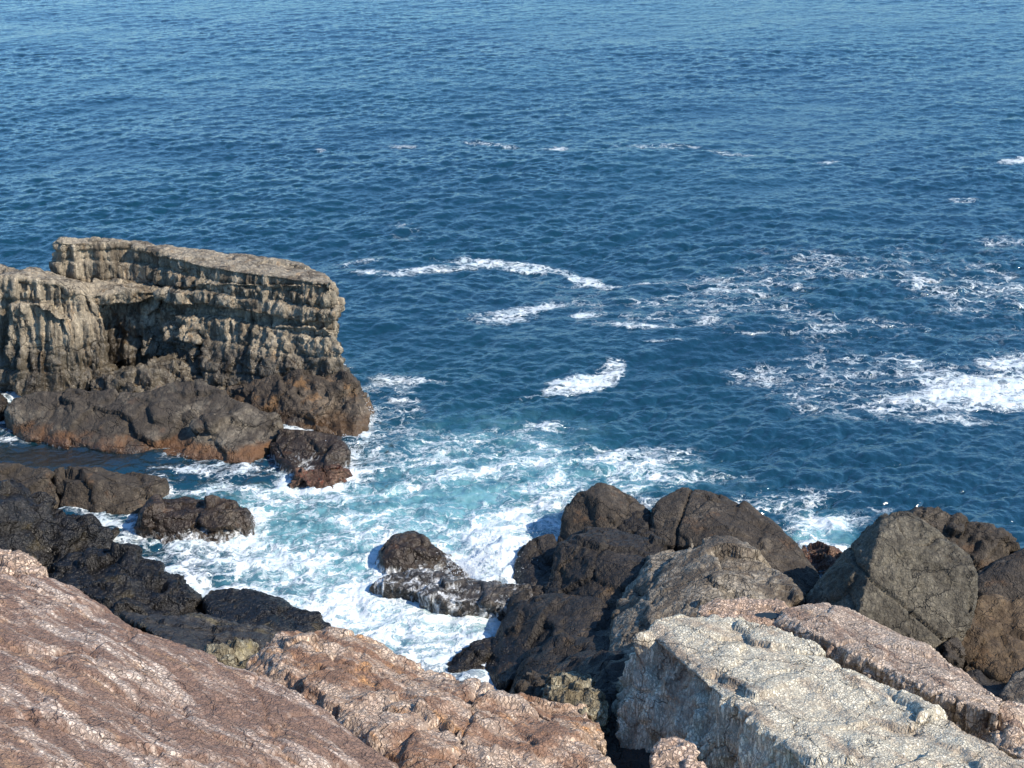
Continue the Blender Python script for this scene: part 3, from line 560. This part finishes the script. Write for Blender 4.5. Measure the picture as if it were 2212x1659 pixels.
def ell(lst, x, y):
    r = np.zeros(len(x))
    for px, py, rx, ry, ang, wgt in lst:
        c = W(px, py); e0 = W(px + rx * math.cos(ang), py - rx * math.sin(ang)); e1 = W(px + ry * math.sin(ang), py + ry * math.cos(ang))
        A = np.array([[e0.x - c.x, e1.x - c.x], [e0.y - c.y, e1.y - c.y]]); Ai = np.linalg.inv(A)
        dx = x - c.x; dy = y - c.y
        u = Ai[0, 0] * dx + Ai[0, 1] * dy; v = Ai[1, 0] * dx + Ai[1, 1] * dy
        q = u * u + v * v
        val = wgt * np.exp(-q ** 1.5 * .7)
        r = 1 - (1 - r) * (1 - np.clip(val, 0, 1))
    return r
FOAM = [(880, 1370, 250, 70, -.25, .80), (640, 1250, 200, 40, -.2, .5), (900, 1290, 200, 45, 0, .6), (560, 1200, 140, 30, 0, .5), (800, 1130, 250, 50, 0, .36), (420, 1220, 60, 50, -.4, .6),
        (720, 1190, 300, 40, .1, .3), (560, 1060, 220, 28, -.1, .45), (1070, 1200, 65, 80, .6, .95), (1150, 1110, 90, 55, .5, .6), (1200, 1080, 200, 12, .35, .4), (950, 1035, 200, 10, .2, .35), (1130, 1010, 260, 40, .1, .33), (1390, 990, 110, 14, 0, .55), (1450, 1030, 150, 18, 0, .42),
        (980, 970, 200, 45, .1, .27), (860, 850, 50, 30, -.3, .42), (840, 890, 80, 50, 0, .30), (880, 818, 80, 7, -.1, .45), (1180, 912, 50, 9, 0, .5), (1170, 925, 80, 5, 0, .45), (1340, 1090, 120, 34, 0, .5),
        (1780, 1130, 100, 22, 0, .72), (1700, 1075, 130, 26, .1, .35), (1790, 1190, 80, 14, 0, .8), (1500, 970, 230, 12, 0, .3), (1880, 1105, 60, 10, 0, .3),
        (1255, 825, 80, 20, .15, .95), (1325, 790, 30, 22, .5, .7), (1175, 850, 60, 5, .1, .6), (2140, 845, 140, 36, 0, .95), (2190, 785, 60, 20, 0, .85), (2000, 800, 80, 22, -.3, .5), (1990, 865, 120, 20, 0, .55), (2100, 905, 130, 10, 0, .4), (1850, 840, 200, 50, 0, .27),
        (940, 583, 105, 7, .1, .75), (1090, 569, 110, 9, -.06, .8), (1270, 600, 46, 11, -.3, .8), (1330, 612, 100, 3, 0, .55), (760, 568, 50, 9, .12, .5), (790, 590, 25, 6, 0, .6), (870, 500, 40, 20, 0, .2),
        (1130, 668, 95, 8, .14, .8), (1090, 690, 50, 8, .1, .4), (1270, 680, 45, 5, 0, .55), (1380, 706, 80, 6, -.05, .6), (1530, 700, 38, 8, .1, .6), (1440, 738, 80, 4, 0, .5), (1640, 722, 60, 3, 0, .5), (1380, 665, 230, 40, 0, .29), (1560, 640, 150, 30, 0, .25),
        (1060, 310, 55, 5, -.1, .5), (1205, 322, 34, 5, 0, .62), (860, 314, 40, 4, 0, .5), (690, 322, 10, 3, 0, .5), (1430, 318, 90, 6, 0, .34), (1560, 330, 55, 4, -.1, .42), (1790, 350, 22, 5, .1, .45), (2195, 350, 40, 8, .1, .65), (2180, 375, 50, 8, 0, .3), (2080, 430, 32, 6, 0, .5), (2180, 470, 50, 8, 0, .2),
        (1960, 515, 80, 12, 0, .30), (2160, 520, 50, 14, 0, .30), (1900, 600, 360, 80, 0, .24), (2100, 680, 200, 50, 0, .24), (1780, 560, 50, 8, 0, .25), (2180, 600, 50, 14, 0, .28), (1770, 780, 100, 30, 0, .2), (1620, 800, 60, 24, 0, .17), (1700, 690, 200, 40, 0, .22),
        (60, 550, 60, 10, .1, .25), (100, 530, 40, 7, .1, .3), (40, 860, 60, 8, 0, .8), (170, 852, 60, 6, -.1, .9), (640, 925, 45, 9, -.3, .95), (380, 1010, 180, 12, -.05, .42), (10, 950, 30, 10, 0, .45), (500, 1010, 110, 16, 0, .42), (240, 1125, 60, 12, -.3, .7), (280, 1165, 40, 24, 0, .42), (780, 960, 45, 25, .3, .4), (780, 1020, 60, 24, .3, .42), (1020, 1440, 60, 25, 0, .6), (560, 1130, 26, 24, 0, .6)]
AER = [(1050, 930, 360, 90, 0, .28), (850, 1160, 420, 110, 0, 1), (880, 1330, 400, 100, -.2, 1), (560, 1090, 260, 60, 0, .6), (1060, 1050, 330, 80, .1, .75), (1000, 960, 260, 60, .1, .45), (1780, 1150, 75, 40, 0, 1), (1400, 1030, 200, 40, 0, .5), (1700, 1090, 130, 40, 0, .35), (1250, 820, 60, 12, .2, .3), (2120, 850, 100, 20, 0, .3)]
def spray():
    r = np.random.RandomState(3); bm = bmesh.new()
    for px, py, zb, n, sx, sz in [(1060, 1240, .1, 2200, .35, .28), (1080, 1190, .1, 1500, .4, .22), (545, 1130, .05, 500, .22, .16), (755, 985, .05, 500, .22, .18), (1000, 1240, .05, 500, .35, .15), (795, 905, .05, 400, .2, .2), (1700, 1175, .1, 300, .3, .15), (2140, 830, .05, 300, 1.2, .1)]:
        c = W(px, py)
        for k in range(n):
            p = Vector((c.x + r.normal() * sx, c.y + r.normal() * sx * .8, zb + abs(r.normal()) * sz)); q = .003 + .009 * r.rand() ** 3
            vs = [bm.verts.new(p + Vector(o) * q) for o in ((1, 0, 0), (-1, 0, 0), (0, 1, 0), (0, -1, 0), (0, 0, 1.3), (0, 0, -1.3))]
            for a_, b_, c_ in ((0, 2, 4), (2, 1, 4), (1, 3, 4), (3, 0, 4), (2, 0, 5), (1, 2, 5), (3, 1, 5), (0, 3, 5)): bm.faces.new((vs[a_], vs[b_], vs[c_]))
    me = bpy.data.meshes.new('sea_spray'); bm.to_mesh(me); bm.free()
    m = M('spray'); b = m.n('ShaderNodeBsdfPrincipled', {'Base Color': (.8, .83, .84, 1), 'Roughness': .6}); m.link(b.outputs[0], m.out.inputs[0]); me.materials.append(m.m)
    o = bpy.data.objects.new('sea_spray', me); C.objects.link(o)
    tag(o, 'fine white spray thrown up where waves hit the rocks', 'spray', kind='stuff')
spray()
def sea():
    ys = np.concatenate([[8, 10, 12, 14, 16, 17.5], 18.5 * (135 / 18.5) ** np.linspace(0, 1, 1150), 135 * (9000 / 135) ** np.linspace(.02, 1, 60)])
    ci = np.linspace(-.42, .42, 1000); cs = .42 * (3.5 / .42) ** np.linspace(.03, 1, 45)
    cx = np.concatenate([-cs[::-1], ci, cs])
    X = (cx[None, :] * (ys[:, None] + 2)).ravel(); Y = np.repeat(ys, len(cx))
    t1 = ocean_tile(1024, 34.0, 1.7, .14, 1.9, 5, 3.4)
    t2 = ocean_tile(512, 9.7, .8, .06, 1.2, 6, 3.6)
    t3 = ocean_tile(512, 143.0, 14, 2.0, 2.2, 8, 4.0)
    ca, sa = math.cos(.5), math.sin(.5)
    foam = ell(FOAM, X, Y); aer = ell(AER, X, Y)
    # calm water between the long boulder and the left rocks
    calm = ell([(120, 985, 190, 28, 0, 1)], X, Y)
    # foam where the sea meets rock
    gx0, gy0, st, nxg, nyg = -22, 15, .06, 734, 434
    H = np.zeros((nyg, nxg))
    for s in SHORE:
        i = ((s[:, 0] - gx0) / st).astype(int); j = ((s[:, 1] - gy0) / st).astype(int)
        m = (i >= 0) & (i < nxg) & (j >= 0) & (j < nyg); H[j[m], i[m]] = 1
    def blur(a, sg):
        fy = np.fft.fftfreq(nyg)[:, None]; fx = np.fft.fftfreq(nxg)[None]
        return np.real(np.fft.ifft2(np.fft.fft2(a) * np.exp(-2 * (np.pi * sg / st) ** 2 * (fx ** 2 + fy ** 2))))
    B = np.clip(blur(H, .16) * 3.2, 0, 1) * .8
    i = np.clip(((X - gx0) / st).astype(int), 0, nxg - 1); j = np.clip(((Y - gy0) / st).astype(int), 0, nyg - 1)
    ins = (X > gx0) & (X < gx0 + nxg * st) & (Y > gy0) & (Y < gy0 + nyg * st)
    edge = np.where(ins, B[j, i], 0)
    foam = 1 - (1 - foam) * (1 - edge * (.35 + .65 * np.clip(aer * 1.5, 0, 1)) * (1 - .6 * calm))
    foam *= 1 - .7 * calm
    pt = fbm(np.stack([X * .16, Y * .3, 0 * X], 1), 4, .6, 97)
    sea_open = np.clip(1 - aer * 2, 0, 1) * (1 - np.clip((foam - .3) / .3, 0, 1))
    foam *= 1 - sea_open * (1 - np.clip(.75 + 1.6 * pt, 0, 1.35))
    fade = np.clip(1 - (Y - 35) / 90, .36, 1) * np.clip(1.2 - Y / 900, .25, 1)
    amp = .31 * (1 - .5 * aer) * (1 - .75 * calm) * fade
    s1 = sample(t1, X, Y); s2 = sample(t2, X * ca - Y * sa, X * sa + Y * ca); s3 = sample(t3, X, Y)
    dx = s1[:, 1]; dy = s1[:, 2]
    p = np.stack([X, Y, np.zeros_like(X)], 1)
    near = (Y < 60) & (np.abs(X) < 30)
    turb = np.zeros_like(X)
    turb[near] = fbm(p[near] * 1.1, 4, .55, 90, ridged=True)
    gust = .75 + .5 * (fbm(p * np.array([.045, .09, 0]), 3, .5, 95))
    amp = amp * np.clip(gust, .35, 1.4)
    Z = amp * s1[:, 0] + .08 * fade * (1 - .6 * calm) * s2[:, 0] + .035 * s3[:, 0] * np.clip((Y - 20) / 20, 0.2, 1) * fade + .05 * aer * turb + .025 * foam * (turb + .3)
    X2 = X + amp * 1.1 * dx; Y2 = Y + amp * 1.1 * dy
    Z -= .02
    # white surge heaping up against the greenish boulder
    Z += .35 * ell([(1085, 1215, 60, 50, .5, 1)], X, Y) * (.8 + .3 * turb)
    v = np.stack([X2, Y2, Z], 1).astype(np.float32)
    ny, nx = len(ys), len(cx)
    i = np.arange(nx * ny, dtype=np.int32).reshape(ny, nx)
    f = np.stack([i[:-1, :-1], i[:-1, 1:], i[1:, 1:], i[1:, :-1]], -1).reshape(-1, 4)
    me = bpy.data.meshes.new('sea_water')
    me.vertices.add(len(v)); me.vertices.foreach_set('co', v.ravel())
    me.loops.add(f.size); me.loops.foreach_set('vertex_index', f.ravel())
    me.polygons.add(len(f)); me.polygons.foreach_set('loop_start', np.arange(0, f.size, 4, dtype=np.int32)); me.polygons.foreach_set('loop_total', np.full(len(f), 4, np.int32))
    me.update(calc_edges=True)
    me.polygons.foreach_set('use_smooth', np.ones(len(f), bool))
    for nm, val in (('foam', foam), ('aer', aer), ('calm', calm), ('crest', s1[:, 0])):
        at = me.attributes.new(nm, 'FLOAT', 'POINT'); at.data.foreach_set('value', val.astype(np.float32))
    o = bpy.data.objects.new('sea_water', me); C.objects.link(o); o['kind'] = 'structure'
    # material
    m = M('sea')
    tc = m.n('ShaderNodeTexCoord').outputs['Object']
    at = lambda k: m.n('ShaderNodeAttribute', attribute_name=k).outputs['Fac']
    D, A, K = at('foam'), at('aer'), at('calm')
    flat = m.scaled(tc, (1, 1, .0))
    wv = m.vmath('SUBTRACT', m.noise(flat, .9, 4, .6, col=True), (.5, .5, .5))
    wv2 = m.vmath('SUBTRACT', m.noise(flat, 3.5, 4, .65, col=True), (.5, .5, .5))
    wco = m.vmath('ADD', m.vmath('ADD', m.scaled(flat, (.62, 1.1, 1)), m.vmath('SCALE', wv, scale=1.1)), m.vmath('SCALE', wv2, scale=.35))
    l1 = m.vor(wco, 1.7, 'DISTANCE_TO_EDGE'); l2 = m.vor(wco, 4.6, 'DISTANCE_TO_EDGE'); l3 = m.vor(wco, 11, 'DISTANCE_TO_EDGE')
    net = m.math('ADD', m.math('MULTIPLY', m.ramp(l1, .0, .16, 1, 0), .5), m.math('ADD', m.math('MULTIPLY', m.ramp(l2, .0, .22, 1, 0), .42), m.math('MULTIPLY', m.ramp(l3, 0, .3, 1, 0), .22)))
    blot = m.noise(wco, 1.3, 5, .68)
    fin = m.noise(wco, 9, 4, .7)
    pat = m.math('ADD', m.math('MULTIPLY', net, .34), m.math('ADD', m.math('MULTIPLY', blot, .75), m.math('MULTIPLY', fin, .25)))
    # pattern ; density shifts the threshold
    v_ = m.math('ADD', pat, m.math('MULTIPLY', D, .46))
    fm = m.math('MULTIPLY', m.ramp(A, 0, .5, .82, 1), m.math('MULTIPLY', m.math('ADD', m.math('MULTIPLY', m.ramp(v_, .76, .94), .42), m.math('MULTIPLY', m.ramp(v_, .92, 1.06), .58)), m.ramp(D, .05, .2)))
    deep = m.mix(m.ramp(m.noise(flat, .05, 3, .5), .35, .65), (.001, .024, .039), (.001, .029, .041))
    aqua = m.mix(m.ramp(m.math('ADD', blot, m.math('MULTIPLY', A, .35)), .55, .95), (.014, .085, .11), (.15, .33, .345))
    wc = m.mix(m.ramp(A, .1, .95), deep, aqua)
    wc = m.mix(m.math('MULTIPLY', m.ramp(m.math('MULTIPLY', A, D), .3, 1.0), .6), wc, (.33, .51, .52))
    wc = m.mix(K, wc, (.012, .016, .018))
    col = m.mix(fm, wc, m.mix(m.ramp(m.math('ADD', m.math('MULTIPLY', m.noise(wco, 2.2, 4, .7), .6), m.math('MULTIPLY', fin, .4)), .36, .58), (.46, .57, .60), (.70, .74, .74)))
    b1 = m.noise(m.scaled(flat, (1, 1.3, 1)), 4.5, 4, .62); b2 = m.noise(flat, 1.6, 4, .6)
    h = m.math('ADD', m.math('MULTIPLY', b1, .034), m.math('MULTIPLY', b2, .05))
    h = m.math('ADD', h, m.math('MULTIPLY', fm, .02))
    h = m.math('ADD', h, m.math('MULTIPLY', m.math('MULTIPLY', m.noise(wco, 3.2, 4, .65), D), .05))
    bp = m.n('ShaderNodeBump', {'Strength': .9, 'Distance': 1.0, 'Height': h})
    b = m.n('ShaderNodeBsdfPrincipled', {'Base Color': col, 'Normal': bp.outputs[0], 'IOR': 1.62, 'Roughness': m.ramp(fm, 0, 1, .09, .9)})
    b.inputs['Specular IOR Level'].default_value = 1.0
    m.link(b.outputs[0], m.out.inputs[0])
    me.materials.append(m.m)
sea()
pl = pool(1657, 1330, .20, .11, 2.79)
